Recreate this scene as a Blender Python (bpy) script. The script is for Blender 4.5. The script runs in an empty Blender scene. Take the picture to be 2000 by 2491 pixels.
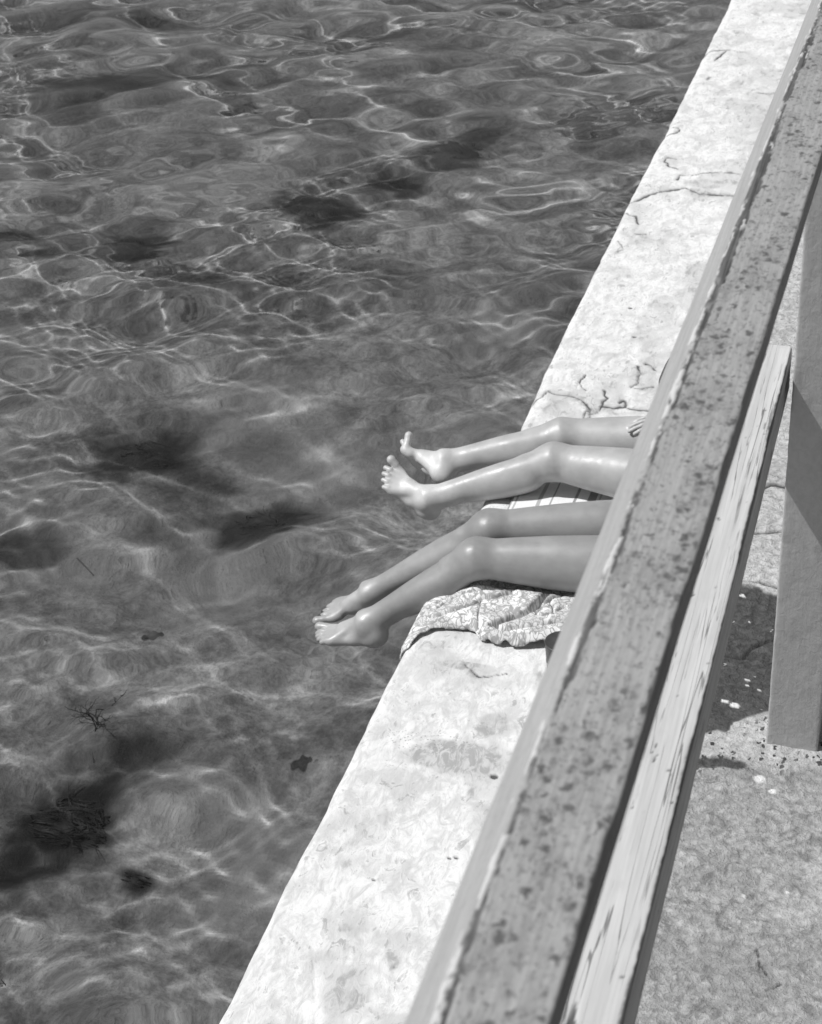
import bpy, math, random
import numpy as np
from mathutils import Matrix, Vector

D = bpy.data
sc = bpy.context.scene
C = sc.collection
random.seed(4)

# ------------------------------------------------------------------ camera, sky, sun, exposure
cam = D.cameras.new('camera')
cam_ob = D.objects.new('camera', cam)
C.objects.link(cam_ob)
sc.camera = cam_ob
R = [[0.9519617, 0.1166604, -0.2831242], [0.2988929, -0.5550068, 0.7762928], [-0.0665732, -0.8236248, -0.5632142]]
M = Matrix.Identity(4)
for i in range(3):
    M[i][0], M[i][1], M[i][2] = R[i][0], -R[i][1], -R[i][2]
M[2][3] = 3.0
cam_ob.matrix_world = M
cam.sensor_fit = 'HORIZONTAL'
cam.sensor_width = 36.0
cam.lens = 72.08
cam.clip_start = 0.05
cam.clip_end = 600.0
cam.dof.use_dof = True
cam.dof.focus_distance = 3.3
cam.dof.aperture_fstop = 17.0

SUN_EL, SUN_AZ = math.radians(58), math.radians(17)
to_sun = Vector((-math.cos(SUN_EL) * math.cos(SUN_AZ), -math.cos(SUN_EL) * math.sin(SUN_AZ), math.sin(SUN_EL)))
w = D.worlds.new("World")
sc.world = w
w.use_nodes = True
wn = w.node_tree
sky = wn.nodes.new('ShaderNodeTexSky')
sky.sky_type = 'NISHITA'
sky.sun_disc = False
sky.sun_elevation = SUN_EL
sky.sun_rotation = math.atan2(to_sun.x, to_sun.y)
bw = wn.nodes.new('ShaderNodeRGBToBW')           # the photograph is black and white
wn.links.new(sky.outputs[0], bw.inputs[0])
wn.links.new(bw.outputs[0], wn.nodes['Background'].inputs[0])
wn.nodes['Background'].inputs[1].default_value = 0.075
sun = D.lights.new('sun', 'SUN')
sun.energy = 4.0
sun.angle = math.radians(0.5)
sun.cycles.is_caustics_light = True
sun_ob = D.objects.new('sun', sun)
C.objects.link(sun_ob)
sun_ob.rotation_euler = to_sun.to_track_quat('Z', 'Y').to_euler()
sun_ob.location = (-6, -2, 9)
sc.view_settings.view_transform = 'Standard'
sc.view_settings.look = 'None'
sc.view_settings.gamma = 1.0
sc.view_settings.exposure = 0.0
sc.view_settings.use_curve_mapping = False
sc.cycles.use_denoising = True
sc.cycles.max_bounces = 8
sc.cycles.transmission_bounces = 6

WATER = -0.215

# ------------------------------------------------------------------ numpy noise
_rng = np.random.default_rng(11)
_T = _rng.random(4096).astype(np.float32)


def _h(ix, iy, iz=0):
    return _T[(ix * 73 + iy * 179 + iz * 283 + (ix * iy) * 7 + (iy * iz) * 13 + (ix * iz) * 17) & 4095]


def vnoise(x, y, z=None):
    x, y = np.asarray(x, float), np.asarray(y, float)
    ix, iy = np.floor(x).astype(np.int64), np.floor(y).astype(np.int64)
    fx, fy = x - ix, y - iy
    fx, fy = fx * fx * (3 - 2 * fx), fy * fy * (3 - 2 * fy)
    if z is None:
        a = _h(ix, iy) * (1 - fx) + _h(ix + 1, iy) * fx
        b = _h(ix, iy + 1) * (1 - fx) + _h(ix + 1, iy + 1) * fx
        return (a * (1 - fy) + b * fy) * 2 - 1
    z = np.asarray(z, float)
    iz = np.floor(z).astype(np.int64)
    fz = z - iz
    fz = fz * fz * (3 - 2 * fz)
    r = []
    for k in (0, 1):
        a = _h(ix, iy, iz + k) * (1 - fx) + _h(ix + 1, iy, iz + k) * fx
        b = _h(ix, iy + 1, iz + k) * (1 - fx) + _h(ix + 1, iy + 1, iz + k) * fx
        r.append(a * (1 - fy) + b * fy)
    return (r[0] * (1 - fz) + r[1] * fz) * 2 - 1


def fbm(x, y, oct=4, seed=0.0):
    s, a, t = 0, 1.0, 0
    for k in range(oct):
        c, n = math.cos(k * 1.1 + .4), math.sin(k * 1.1 + .4)
        f = 2.03 ** k
        s = s + a * vnoise((x * c - y * n) * f + seed + 17.3 * k, (x * n + y * c) * f + seed * 1.7 - 9.1 * k)
        t += a
        a *= .5
    return s / t


def sstep(a, b, x):
    t = np.clip((x - a) / (b - a), 0, 1)
    return t * t * (3 - 2 * t)


def seg_dist(X, Y, pts):
    """distance of the points to a polyline"""
    best = np.full(X.shape, 9.0)
    p = np.array(pts, float)
    for a, b in zip(p[:-1], p[1:]):
        ba = b - a
        L = max(ba @ ba, 1e-9)
        t = np.clip(((X - a[0]) * ba[0] + (Y - a[1]) * ba[1]) / L, 0, 1)
        best = np.minimum(best, np.hypot(X - a[0] - t * ba[0], Y - a[1] - t * ba[1]))
    return best


# ------------------------------------------------------------------ mesh helpers
def raw_mesh(name, verts, quads, material=None, attrs=None, smooth=True):
    me = D.meshes.new(name)
    v = np.ascontiguousarray(verts, np.float32)
    q = np.ascontiguousarray(quads, np.int32)
    me.vertices.add(len(v))
    me.vertices.foreach_set('co', v.ravel())
    me.loops.add(q.size)
    me.loops.foreach_set('vertex_index', q.ravel())
    me.polygons.add(len(q))
    me.polygons.foreach_set('loop_start', np.arange(0, q.size, q.shape[1], dtype=np.int32))
    me.polygons.foreach_set('use_smooth', np.full(len(q), smooth, bool))
    for k, val in (attrs or {}).items():
        val = np.asarray(val, np.float32)
        if val.ndim == 1:
            me.attributes.new(k, 'FLOAT', 'POINT').data.foreach_set('value', val)
        else:
            me.attributes.new(k, 'FLOAT_VECTOR', 'POINT').data.foreach_set('vector', val.ravel())
    me.update()
    me.validate()
    if material:
        me.materials.append(material)
    return me


def grid_quads(nu, nv, close_u=False):
    idx = np.arange(nu * nv).reshape(nu, nv)
    if close_u:
        idx = np.vstack([idx, idx[:1]])
    return np.stack([idx[:-1, :-1], idx[1:, :-1], idx[1:, 1:], idx[:-1, 1:]], -1).reshape(-1, 4)


def link(name, me, parent=None, origin=None, **props):
    o = D.objects.new(name, me)
    C.objects.link(o)
    if origin is not None:
        if me is not None:
            me.transform(Matrix.Translation(-Vector(origin)))
        o.location = origin
    if parent:
        o.parent = parent
        if origin is None and parent.location.length > 0 and me is not None:
            me.transform(Matrix.Translation(-parent.location))
    for k, v in props.items():
        o[k] = v
    return o


def graded(a, b, lo, hi, step, grow=1.25):
    """coordinates from lo to hi, even between a and b, growing outside"""
    mid = np.linspace(a, b, max(2, int(round((b - a) / step)) + 1))
    r, s, x = [], step, b
    while x < hi:
        s *= grow
        x = min(hi, x + s)
        r.append(x)
    l, s, x = [], step, a
    while x > lo:
        s *= grow
        x = max(lo, x - s)
        l.append(x)
    return np.array(l[::-1] + list(mid) + r)


# ------------------------------------------------------------------ material helpers
class Mat:
    def __init__(self, name, rough=.8, spec=.5):
        self.m = D.materials.new(name)
        self.m.use_nodes = True
        self.nt = self.m.node_tree
        self.b = self.nt.nodes['Principled BSDF']
        self.b.inputs['Roughness'].default_value = rough
        self.b.inputs['Specular IOR Level'].default_value = spec

    def n(self, t, **kw):
        nd = self.nt.nodes.new(t)
        for k, v in kw.items():
            setattr(nd, k, v)
        return nd

    def put(self, sock, v):
        if hasattr(v, 'is_output') or isinstance(v, bpy.types.NodeSocket):
            self.nt.links.new(v, sock)
        else:
            try:
                sock.default_value = v
            except Exception:
                sock.default_value = (v, v, v, 1)

    def attr(self, name, out='Fac'):
        return self.n('ShaderNodeAttribute', attribute_name=name).outputs[out]

    def coord(self, scale=(1, 1, 1), src='Object'):
        tc = self.n('ShaderNodeTexCoord').outputs[src] if src in ('Object', 'Generated', 'Normal') else self.attr(src, 'Vector')
        mp = self.n('ShaderNodeMapping')
        self.put(mp.inputs[0], tc)
        mp.inputs['Scale'].default_value = scale
        return mp.outputs[0]

    def noise(self, vec, scale, detail=4, rough=.55, dist=0):
        t = self.n('ShaderNodeTexNoise')
        self.put(t.inputs['Vector'], vec)
        t.inputs['Scale'].default_value = scale
        t.inputs['Detail'].default_value = detail
        t.inputs['Roughness'].default_value = rough
        t.inputs['Distortion'].default_value = dist
        return t.outputs[0]

    def voro(self, vec, scale, feature='F1', rnd=1.0):
        t = self.n('ShaderNodeTexVoronoi', feature=feature)
        self.put(t.inputs['Vector'], vec)
        t.inputs['Scale'].default_value = scale
        t.inputs['Randomness'].default_value = rnd
        return t

    def math(self, op, a, b=0.0, c=0.0):
        t = self.n('ShaderNodeMath', operation=op)
        for k, v in enumerate((a, b, c)):
            self.put(t.inputs[k], v)
        return t.outputs[0]

    def ramp(self, x, a, b, lo=0.0, hi=1.0, smooth=True):
        t = self.n('ShaderNodeMapRange')
        t.interpolation_type = 'SMOOTHSTEP' if smooth else 'LINEAR'
        for k, v in enumerate((x, a, b, lo, hi)):
            self.put(t.inputs[k], v)
        return t.outputs[0]

    def mix(self, f, a, b):
        t = self.n('ShaderNodeMix')
        self.put(t.inputs[0], f)
        self.put(t.inputs[2], a)
        self.put(t.inputs[3], b)
        return t.outputs[0]

    def color(self, x):
        cc = self.n('ShaderNodeCombineColor')
        for k in range(3):
            self.put(cc.inputs[k], x)
        self.put(self.b.inputs['Base Color'], cc.outputs[0])

    def bump(self, h, strength=.4, dist=.004, prev=None):
        t = self.n('ShaderNodeBump')
        self.put(t.inputs['Height'], h)
        t.inputs['Strength'].default_value = strength
        t.inputs['Distance'].default_value = dist
        if prev is not None:
            self.put(t.inputs['Normal'], prev)
        self.put(self.b.inputs['Normal'], t.outputs[0])
        return t.outputs[0]


def plain(name, c, rough=.7):
    k = Mat(name, rough)
    n = k.noise(k.coord(), 60, 3)
    k.color(k.ramp(n, .3, .7, c * .85, c * 1.15))
    return k.m


# white painted, weathered concrete of the ledge
k = Mat('white_painted_concrete', .9, .3)
v = k.coord()
vs = k.coord((1, .55, 1))
n1 = k.noise(v, 6, 7, .66, .8)
n2 = k.noise(vs, 34, 7, .70, 1.0)
n3 = k.noise(v, 150, 4, .65)
base = k.ramp(n2, .30, .60, .54, .77)
base = k.mix(k.ramp(n1, .47, .64, 0, .75), base, .52)
mid = k.noise(k.coord((1, .45, 1)), 15, 6, .7, 1.2)
base = k.mix(k.ramp(mid, .51, .63, 0, .6), base, .50)
base = k.mix(k.ramp(mid, .40, .30, 0, .7), base, .78)
scuff = k.math('MULTIPLY', k.ramp(n2, .55, .63, 0, 1), k.ramp(n1, .38, .58, 0, .85))
base = k.mix(scuff, base, .36)
fleck = k.math('MULTIPLY', k.ramp(n3, .62, .72, 0, 1), k.ramp(n1, .44, .60, 0, .6))
base = k.mix(fleck, base, .40)
st = k.math('MULTIPLY', k.attr('stain'), k.ramp(n2, .36, .62, .15, 1))
base = k.mix(k.math('MINIMUM', k.math('MULTIPLY', st, 1.3), 1.0), base, .36)
pw = k.math('ADD', k.voro(v, 115).outputs['Distance'], k.math('MULTIPLY', n3, .5))
pit = k.math('MULTIPLY', k.ramp(pw, .56, .46, 0, 1), k.attr('pits'))
base = k.mix(k.math('MULTIPLY', pit, .6), base, .24)
base = k.mix(k.math('MINIMUM', k.math('MULTIPLY', k.attr('crack'), 1.3), .95), base, .07)
k.color(base)
nb = k.bump(n2, .45, .006)
k.bump(n3, .3, .002, nb)
M_WALL = k.m

# pavement of the upper level: grey concrete, patched
k = Mat('worn_concrete', .93, .25)
v = k.coord()
n1 = k.noise(v, 9, 5, .6, .4)
n2 = k.noise(v, 70, 6, .7, .5)
n3 = k.noise(v, 260, 3, .6)
grey = k.ramp(n2, .3, .72, .27, .56)
grey = k.mix(k.ramp(n1, .42, .66, 0, .6), grey, .30)
white = k.ramp(n2, .3, .65, .36, .64)
white = k.mix(k.ramp(n1, .5, .7, 0, .5), white, .38)
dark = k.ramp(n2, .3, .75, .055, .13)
n4 = k.noise(v, 28, 6, .7, .8)
grey = k.mix(k.ramp(n4, .50, .64, 0, .75), grey, .20)
grey = k.mix(k.ramp(n4, .42, .32, 0, .7), grey, .52)
c = k.mix(k.attr('white'), grey, white)
wob = k.n('ShaderNodeTexNoise')
k.put(wob.inputs['Vector'], v)
wob.inputs['Scale'].default_value = 170
wob.inputs['Detail'].default_value = 2
vmp = k.n('ShaderNodeVectorMath', operation='MULTIPLY_ADD')
k.put(vmp.inputs[0], wob.outputs['Color'])
vmp.inputs[1].default_value = (.012, .012, .012)
k.put(vmp.inputs[2], k.coord((1, .75, 1)))
vo = k.voro(vmp.outputs[0], 105)
sepc = k.n('ShaderNodeSeparateColor')
k.nt.links.new(vo.outputs['Color'], sepc.inputs[0])
ag = k.math('MULTIPLY', k.ramp(k.math('SUBTRACT', vo.outputs['Distance'], k.math('MULTIPLY', sepc.outputs[2], .35)), .22, .14, 0, 1), k.math('GREATER_THAN', sepc.outputs[0], .55))
c = k.mix(k.math('MULTIPLY', ag, k.attr('aggregate')), c, .07)
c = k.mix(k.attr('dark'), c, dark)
fl = k.math('MULTIPLY', k.math('GREATER_THAN', sepc.outputs[1], .975), k.ramp(vo.outputs['Distance'], .30, .22, 0, 1))
c = k.mix(k.math('MULTIPLY', fl, .7), c, .6)
c = k.mix(k.attr('crack'), c, .04)
c = k.mix(k.attr('paint'), c, .85)
k.color(c)
nb = k.bump(n2, 1.0, .008)
k.bump(n3, .7, .003, nb)
M_PAVE = k.m

# grey painted, mildewed top rail
k = Mat('weathered_grey_paint', .62, .35)
v = k.coord((1, .55, 1))
gr = k.coord((1, .03, 1))
n1 = k.noise(v, 22, 4, .6)
n2 = k.noise(gr, 260, 4, .6)
n3 = k.noise(k.coord((1, .6, 1)), 180, 4, .65)
paint = k.mix(k.ramp(n2, .32, .68), .27, .365)
paint = k.mix(k.ramp(n1, .45, .65, 0, .45), paint, .19)
paint = k.mix(k.ramp(n3, .52, .66, 0, .7), paint, .155)
paint = k.mix(k.ramp(n3, .46, .34, 0, .6), paint, .34)
clean = k.mix(k.ramp(n2, .3, .7), .33, .40)
clean = k.mix(k.ramp(n3, .5, .7, 0, .4), clean, .27)
top = k.attr('top')
paint = k.mix(top, clean, paint)
vq = k.n('ShaderNodeTexNoise')
k.put(vq.inputs['Vector'], k.coord())
vq.inputs['Scale'].default_value = 150
vq.inputs['Detail'].default_value = 3
vw = k.n('ShaderNodeVectorMath', operation='MULTIPLY_ADD')
k.put(vw.inputs[0], vq.outputs['Color'])
vw.inputs[1].default_value = (.014, .014, .0)
k.put(vw.inputs[2], k.coord((1, .8, 1)))
v1 = k.voro(vw.outputs[0], 95)
s1 = k.n('ShaderNodeSeparateColor')
k.nt.links.new(v1.outputs['Color'], s1.inputs[0])
dd = k.math('SUBTRACT', v1.outputs['Distance'], k.math('MULTIPLY', s1.outputs[2], .25))
clus = k.ramp(n1, .47, .58, 0, 1)
sp = k.math('MULTIPLY', k.ramp(dd, .42, .04, 0, 1), k.math('GREATER_THAN', k.math('ADD', s1.outputs[0], k.math('MULTIPLY', clus, .75)), .93))
v2 = k.voro(vw.outputs[0], 230)
s2 = k.n('ShaderNodeSeparateColor')
k.nt.links.new(v2.outputs['Color'], s2.inputs[0])
sp2 = k.math('MULTIPLY', k.ramp(v2.outputs['Distance'], .42, .16, 0, .65), k.math('GREATER_THAN', k.math('ADD', s2.outputs[1], k.math('MULTIPLY', clus, .45)), .86))
spots = k.math('MULTIPLY', k.math('MAXIMUM', sp, sp2), k.math('MULTIPLY', top, .78))
paint = k.mix(spots, paint, .05)
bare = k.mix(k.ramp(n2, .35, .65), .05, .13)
c = k.mix(k.attr('side'), paint, bare)  # right face: its shade put into the colour, using the bare wood tone
c = k.mix(k.attr('peel'), c, bare)
c = k.mix(k.attr('lip'), c, .55)
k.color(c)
nb = k.bump(n2, .35, .0015)
k.bump(n3, .45, .0015, nb)
M_RAIL = k.m

# white painted board with long checks
k = Mat('cracked_white_paint', .7, .35)
n1 = k.noise(k.coord((1, .04, 1)), 120, 4, .6)
n2 = k.noise(k.coord((1, .5, 1)), 40, 5, .6)
r1 = k.noise(k.coord((1, .022, .2)), 95, 2, .5)
r2 = k.noise(k.coord((1, .03, .2)), 170, 2, .5)
l1 = k.ramp(k.math('ABSOLUTE', k.math('SUBTRACT', r1, .5)), .015, .005, 0, .9)
l2 = k.ramp(k.math('ABSOLUTE', k.math('SUBTRACT', r2, .47)), .012, .005, 0, .7)
m1 = k.ramp(k.noise(k.coord((1, .11, 1)), 34, 3), .44, .54, 0, 1)
m2 = k.ramp(k.noise(k.coord((1, .11, 1)), 41, 3), .52, .60, 0, 1)
cr = k.math('MAXIMUM', k.math('MULTIPLY', l1, m1), k.math('MULTIPLY', l2, m2))
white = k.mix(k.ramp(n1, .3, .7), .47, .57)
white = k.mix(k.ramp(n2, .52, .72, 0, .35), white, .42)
side = k.mix(k.ramp(n1, .3, .7), .27, .40)  # same white paint, with the shade of the side faces put into its colour
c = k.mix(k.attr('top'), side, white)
c = k.mix(k.math('MULTIPLY', cr, .85), c, .10)
bare = k.mix(k.ramp(n1, .35, .65), .05, .16)
c = k.mix(k.attr('peel'), c, bare)
k.color(c)
nb = k.bump(k.math('SUBTRACT', n1, cr), .5, .0015)
M_BOARD = k.m

# thick brushed paint of the post
k = Mat('thick_grey_paint', .55, .4)
n1 = k.noise(k.coord((1, 1, .12)), 90, 4, .6)
n2 = k.noise(k.coord((1, 1, .8)), 85, 5, .6, 1.2)
k.color(k.ramp(n2, .3, .7, .43, .49))
nb = k.bump(n1, .35, .002)
k.bump(n2, .28, .003, nb)
M_POST = k.m

# skin
def skin(name, c, rough):
    s = Mat(name, rough, .7)
    n = s.noise(s.coord(), 14, 4, .6)
    n2 = s.noise(s.coord(), 420, 3, .6)
    t = s.math('MULTIPLY', s.ramp(n, .3, .7, c * .9, c * 1.08), s.attr('tone'))
    s.color(t)
    s.b.inputs['Subsurface Weight'].default_value = .12
    s.b.inputs['Subsurface Radius'].default_value = (.008, .008, .008)
    s.b.inputs['Subsurface Scale'].default_value = .6
    n3 = s.noise(s.coord(), 38, 4, .6)
    s.put(s.b.inputs['Roughness'], s.ramp(n3, .3, .7, rough - .07, rough + .12))
    nb = s.bump(n3, .12, .004)
    s.bump(n2, .16, .0008, nb)
    return s.m


M_SKIN_TAN = skin('tanned_skin', .285, .44)
M_SKIN = skin('skin', .40, .44)

# pool floor
k = Mat('pool_floor_rock', .9, .2)
v = k.coord()
n1 = k.noise(v, 1.4, 5, .6, .5)
n2 = k.noise(v, 9, 6, .68, .15)
n3 = k.noise(v, 40, 4, .7)
c = k.ramp(n1, .35, .65, .21, .275)
c = k.math('MULTIPLY', c, k.ramp(n2, .32, .68, .64, 1.36))
rk = k.voro(k.coord((1, 1, .3)), 3.2, 'SMOOTH_F1')
c = k.math('MULTIPLY', c, k.ramp(k.math('ADD', rk.outputs['Distance'], k.math('MULTIPLY', n2, .6)), .5, .95, 1.12, .74))
c = k.math('MULTIPLY', c, k.ramp(n3, .32, .68, .78, 1.22))
c = k.mix(k.attr('algae'), c, .022)
c = k.mix(k.attr('pale'), c, .26)
k.color(c)
nb = k.bump(n2, .8, .04)
k.bump(n3, .5, .012, nb)
M_FLOOR = k.m

k = Mat('clear_water', 0.0)
k.b.inputs['Base Color'].default_value = (.93, .93, .93, 1)
k.b.inputs['Transmission Weight'].default_value = 1.0
k.b.inputs['IOR'].default_value = 1.333
M_WATER = k.m

# ------------------------------------------------------------------ the ledge (white painted pool wall)
EDGE_Y = [-30, 2.1, 2.4, 2.67, 3.0, 3.45, 4.23, 4.68, 5.39, 6.18, 7.45, 8.55, 9.47, 40]
EDGE_X = [-1.34, -1.334, -1.331, -1.331, -1.327, -1.322, -1.306, -1.298, -1.303, -1.303, -1.282, -1.276, -1.267, -1.25]


def edge_x(Y):
    return np.interp(Y, EDGE_Y, EDGE_X) + .0025 * vnoise(Y * 5.5, 0 * Y + 3.3) + .0018 * vnoise(Y * 17, 0 * Y + 8.3)


def ledge_profile(s, xe, r):
    """s: metres along the skin from the arris (negative: down the wall, positive: over the top)"""
    a = np.clip(s / r, -.7854, .7854) + .7854          # 0 .. pi/2
    x = xe + r * (1 - np.cos(a))
    z = -r + r * np.sin(a)
    x = x + np.maximum(s - .7854 * r, 0)
    z = z + np.minimum(s + .7854 * r, 0)
    return x, z, a


CRACKS = [
    [(-1.289, 4.88), (-1.282, 4.916), (-1.266, 4.935), (-1.251, 4.969), (-1.221, 4.948), (-1.19, 4.95), (-1.144, 4.939), (-1.116, 4.921), (-1.099, 4.898), (-1.086, 4.889), (-1.076, 4.861), (-1.069, 4.847), (-1.052, 4.858), (-1.048, 4.904), (-1.038, 4.96), (-1.034, 4.97), (-1.055, 4.984), (-1.058, 5.006)],
    [(-1.15, 5.12), (-1.148, 5.092), (-1.157, 5.067), (-1.151, 5.04), (-1.136, 5.011), (-1.124, 5.002)],
    [(-1.047, 4.901), (-1.018, 4.901), (-0.998, 4.9), (-0.981, 4.91), (-0.96, 4.914), (-0.966, 4.943), (-0.978, 4.952), (-0.992, 4.934)],
    [(-0.96, 4.914), (-0.937, 4.903), (-0.887, 4.905), (-.8, 4.92)],
    [(-1.076, 4.861), (-1.088, 4.862), (-1.089, 4.813), (-1.111, 4.79)],
    [(-1.074, 4.846), (-1.068, 4.817), (-1.088, 4.81)],
    [(-0.952, 5.223), (-0.925, 5.212), (-0.906, 5.191)],
    [(-0.975, 5.21), (-0.965, 5.18), (-0.954, 5.153), (-0.958, 5.129), (-0.952, 5.102), (-0.946, 5.087), (-0.95, 5.07), (-0.967, 5.055)],
    [(-0.957, 5.045), (-0.933, 5.042), (-0.909, 5.062), (-0.894, 5.073)],
    [(-1.274, 8.507), (-1.258, 8.556), (-1.224, 8.595), (-1.151, 8.615)],
    [(-1.201, 8.445), (-1.178, 8.506), (-1.163, 8.59)],
    [(-1.279, 6.624), (-1.243, 6.662), (-1.213, 6.716), (-1.173, 6.755), (-1.105, 6.791), (-1.075, 6.812), (-1.043, 6.784), (-0.998, 6.754), (-0.937, 6.75), (-0.852, 6.755)],
    [(-0.854, 6.998), (-0.909, 7.007), (-0.976, 7.001), (-1.065, 6.958), (-1.121, 6.941), (-1.122, 6.89)],
    [(-1.141, 7.017), (-1.182, 7.037), (-1.217, 7.095), (-1.215, 7.14), (-1.17, 7.128)],
    [(-1.282, 6.519), (-1.257, 6.491), (-1.228, 6.48), (-1.207, 6.405)],
    [(-0.914, 8.002), (-0.832, 8.002)],
    [(-1.239, 6.115), (-1.223, 6.161), (-1.257, 6.23)],
    [(-1.263, 7.413), (-1.217, 7.438), (-1.22, 7.496), (-1.252, 7.511)],
    [(-1.188, 8.163), (-1.185, 8.197)],
    [(-1.194, 6.307), (-1.156, 6.309)],
    [(-1.13, 3.43), (-1.08, 3.395), (-1.045, 3.40), (-1.0, 3.425)],
]
CRACK_W = [1, .8, 1.8, 1.2, .7, .6, 1.1, 1.1, .7, 1.2, .7, 1.3, .8, .7, .8, .8, .7, .6, .7, .7, .6]

ys = np.concatenate([graded(1.9, 5.6, -14, 5.6, .0052, 1.3), 5.6 + np.cumsum(np.linspace(.006, .011, 560))])
ys = np.concatenate([ys, ys[-1] + np.cumsum(.012 * 1.3 ** np.arange(1, 24))])
ss = np.concatenate([np.linspace(-1.35, -.12, 16), np.linspace(-.10, .075, 30), .075 + np.cumsum(np.full(86, .0052)), np.linspace(.54, 1.0, 12)])
S_, Y_ = np.meshgrid(ss, ys, indexing='ij')
rr = .038 + .012 * vnoise(Y_ * 2.1, Y_ * 0 + 5) + .006 * vnoise(Y_ * 9, Y_ * 0 + 1)
xe = edge_x(Y_)
WX, WZ, _ = ledge_profile(S_, xe, rr)
wx = WX + .008 * fbm(WX * 34, Y_ * 34, 4, 3.1)
wy = Y_ + .011 * fbm(WX * 30, Y_ * 30, 4, 7.7)
crack = np.zeros_like(WX)
halo = np.zeros_like(WX)
for pl, cw in zip(CRACKS, CRACK_W):
    p = np.array(pl)
    m = (WX > p[:, 0].min() - .05) & (WX < p[:, 0].max() + .05) & (Y_ > p[:, 1].min() - .05) & (Y_ < p[:, 1].max() + .05)
    if m.any():
        d = seg_dist(wx[m], wy[m], pl)
        wid = cw * (.0034 + .0030 * fbm(wx[m] * 40, wy[m] * 40, 2, 1.9)) * np.maximum(1, Y_[m] / 5.2)
        fade = .6 + .4 * sstep(-.35, .25, fbm(wx[m] * 13, wy[m] * 13, 3, 5.5))
        crack[m] = np.maximum(crack[m], fade * np.exp(-(d / np.maximum(wid, .0016)) ** 2))
        halo[m] = np.maximum(halo[m], np.exp(-(d / (.016 * cw)) ** 2))
f1 = fbm(WX * 5, Y_ * 4, 5, 21)
f2 = fbm(WX * 22, Y_ * 16, 4, 31)


def blob(x, y, rx, ry, rot=0.0, warp=.5):
    c, s = math.cos(rot), math.sin(rot)
    u, v2 = (WX - x) * c + (Y_ - y) * s, -(WX - x) * s + (Y_ - y) * c
    return sstep(1.15, .75, np.hypot(u / rx, v2 / ry) + warp * f2)


stain = .9 * blob(-1.06, 3.06, .14, .065, .1) + .6 * blob(-.98, 3.2, .06, .05) + .5 * blob(-1.12, 3.43, .08, .02) + .45 * blob(-1.0, 6.87, .09, .045) + .35 * blob(-.9, 6.9, .06, .03)
stain = stain + .45 * sstep(.10, .45, f1 + .35 * f2 + np.clip((WX + 1.12) * .7, -.3, .2)) + .3 * sstep(.3, .6, f2 + .2 * f1)
stain = stain * sstep(-1.30, -1.22, WX) + .75 * halo * sstep(-.3, .3, f2)
pits = np.clip(blob(-1.13, 3.10, .12, .05, .1, .3) + .4 * blob(-1.0, 5.9, .2, .5) + .3 * blob(-1.0, 8.0, .3, .8), 0, 1)
for (px, py, pr) in ((-1.121, 2.596, .0065), (-.946, 2.716, .007), (-.929, 3.014, .012), (-.962, 2.71, .005), (-.99, 2.35, .006), (-1.03, 5.42, .012), (-1.09, 5.65, .009)):
    crack = np.maximum(crack, .85 * sstep(pr * 1.1, pr * .5, np.hypot(WX - px, (Y_ - py) * 1.3) + .006 * f2))
WZ = WZ + (.0022 * f2 + .003 * f1) * sstep(-.05, .06, S_) - .006 * crack * sstep(0, .03, S_)
WX = WX + .004 * f2 * sstep(.02, -.03, S_)
me = raw_mesh('pool_wall', np.stack([WX, Y_, WZ], -1).reshape(-1, 3), grid_quads(*WX.shape)[:, ::-1], M_WALL,
              dict(stain=np.clip(stain, 0, 1).ravel(), crack=np.clip(crack, 0, 1).ravel(), pits=pits.ravel()))
wall = link('pool_wall', me, label='white painted concrete ledge with fine cracks running along the water', category='wall')

# ------------------------------------------------------------------ upper pavement behind the ledge
xs = np.concatenate([np.linspace(-.360, .03, 120), .03 + np.cumsum(.0035 * 1.22 ** np.arange(1, 34))])
ys2 = graded(1.5, 4.3, -14, 30, .0038, 1.22)
PX, PY = np.meshgrid(xs, ys2, indexing='ij')
n_a = fbm(PX * 9, PY * 9, 4, 2)
n_b = fbm(PX * 45, PY * 45, 4, 5)
n_c = fbm(PX * 25, PY * 60, 4, 9)
yw = PY + .018 * n_a + .012 * n_b
bot = np.interp(PX, [-.281, -.265, -.247, -.240, -.219, -.189, -.12], [2.205, 2.218, 2.215, 2.245, 2.264, 2.287, 2.31])
topb = np.interp(PX, [-.29, -.249, -.238, -.215], [2.647, 2.650, 2.636, 2.634])
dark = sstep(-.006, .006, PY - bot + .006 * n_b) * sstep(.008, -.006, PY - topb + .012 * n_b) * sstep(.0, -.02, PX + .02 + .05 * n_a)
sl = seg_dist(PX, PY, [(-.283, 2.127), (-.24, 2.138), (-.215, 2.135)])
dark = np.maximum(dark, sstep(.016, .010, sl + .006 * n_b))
low = np.interp(PX, [-.278, -.201, -.16, -.083, .0], [2.106, 2.136, 2.128, 2.150, 2.16])
white = sstep(-.012, .02, yw - low) * np.where(PY < 2.5, sstep(2.30, 2.24, PY), 1.0)
white = np.maximum(white, .8 * sstep(.25, .5, n_a + .3 * n_b) * (PY < 2.1))
aggr = sstep(-.01, .02, yw - low + .01) * sstep(2.31, 2.28, PY) * sstep(-.2, .15, n_a + .25)
crk = np.zeros_like(PX)
wX, wY = PX + .007 * n_b, PY + .008 * n_b
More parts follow.
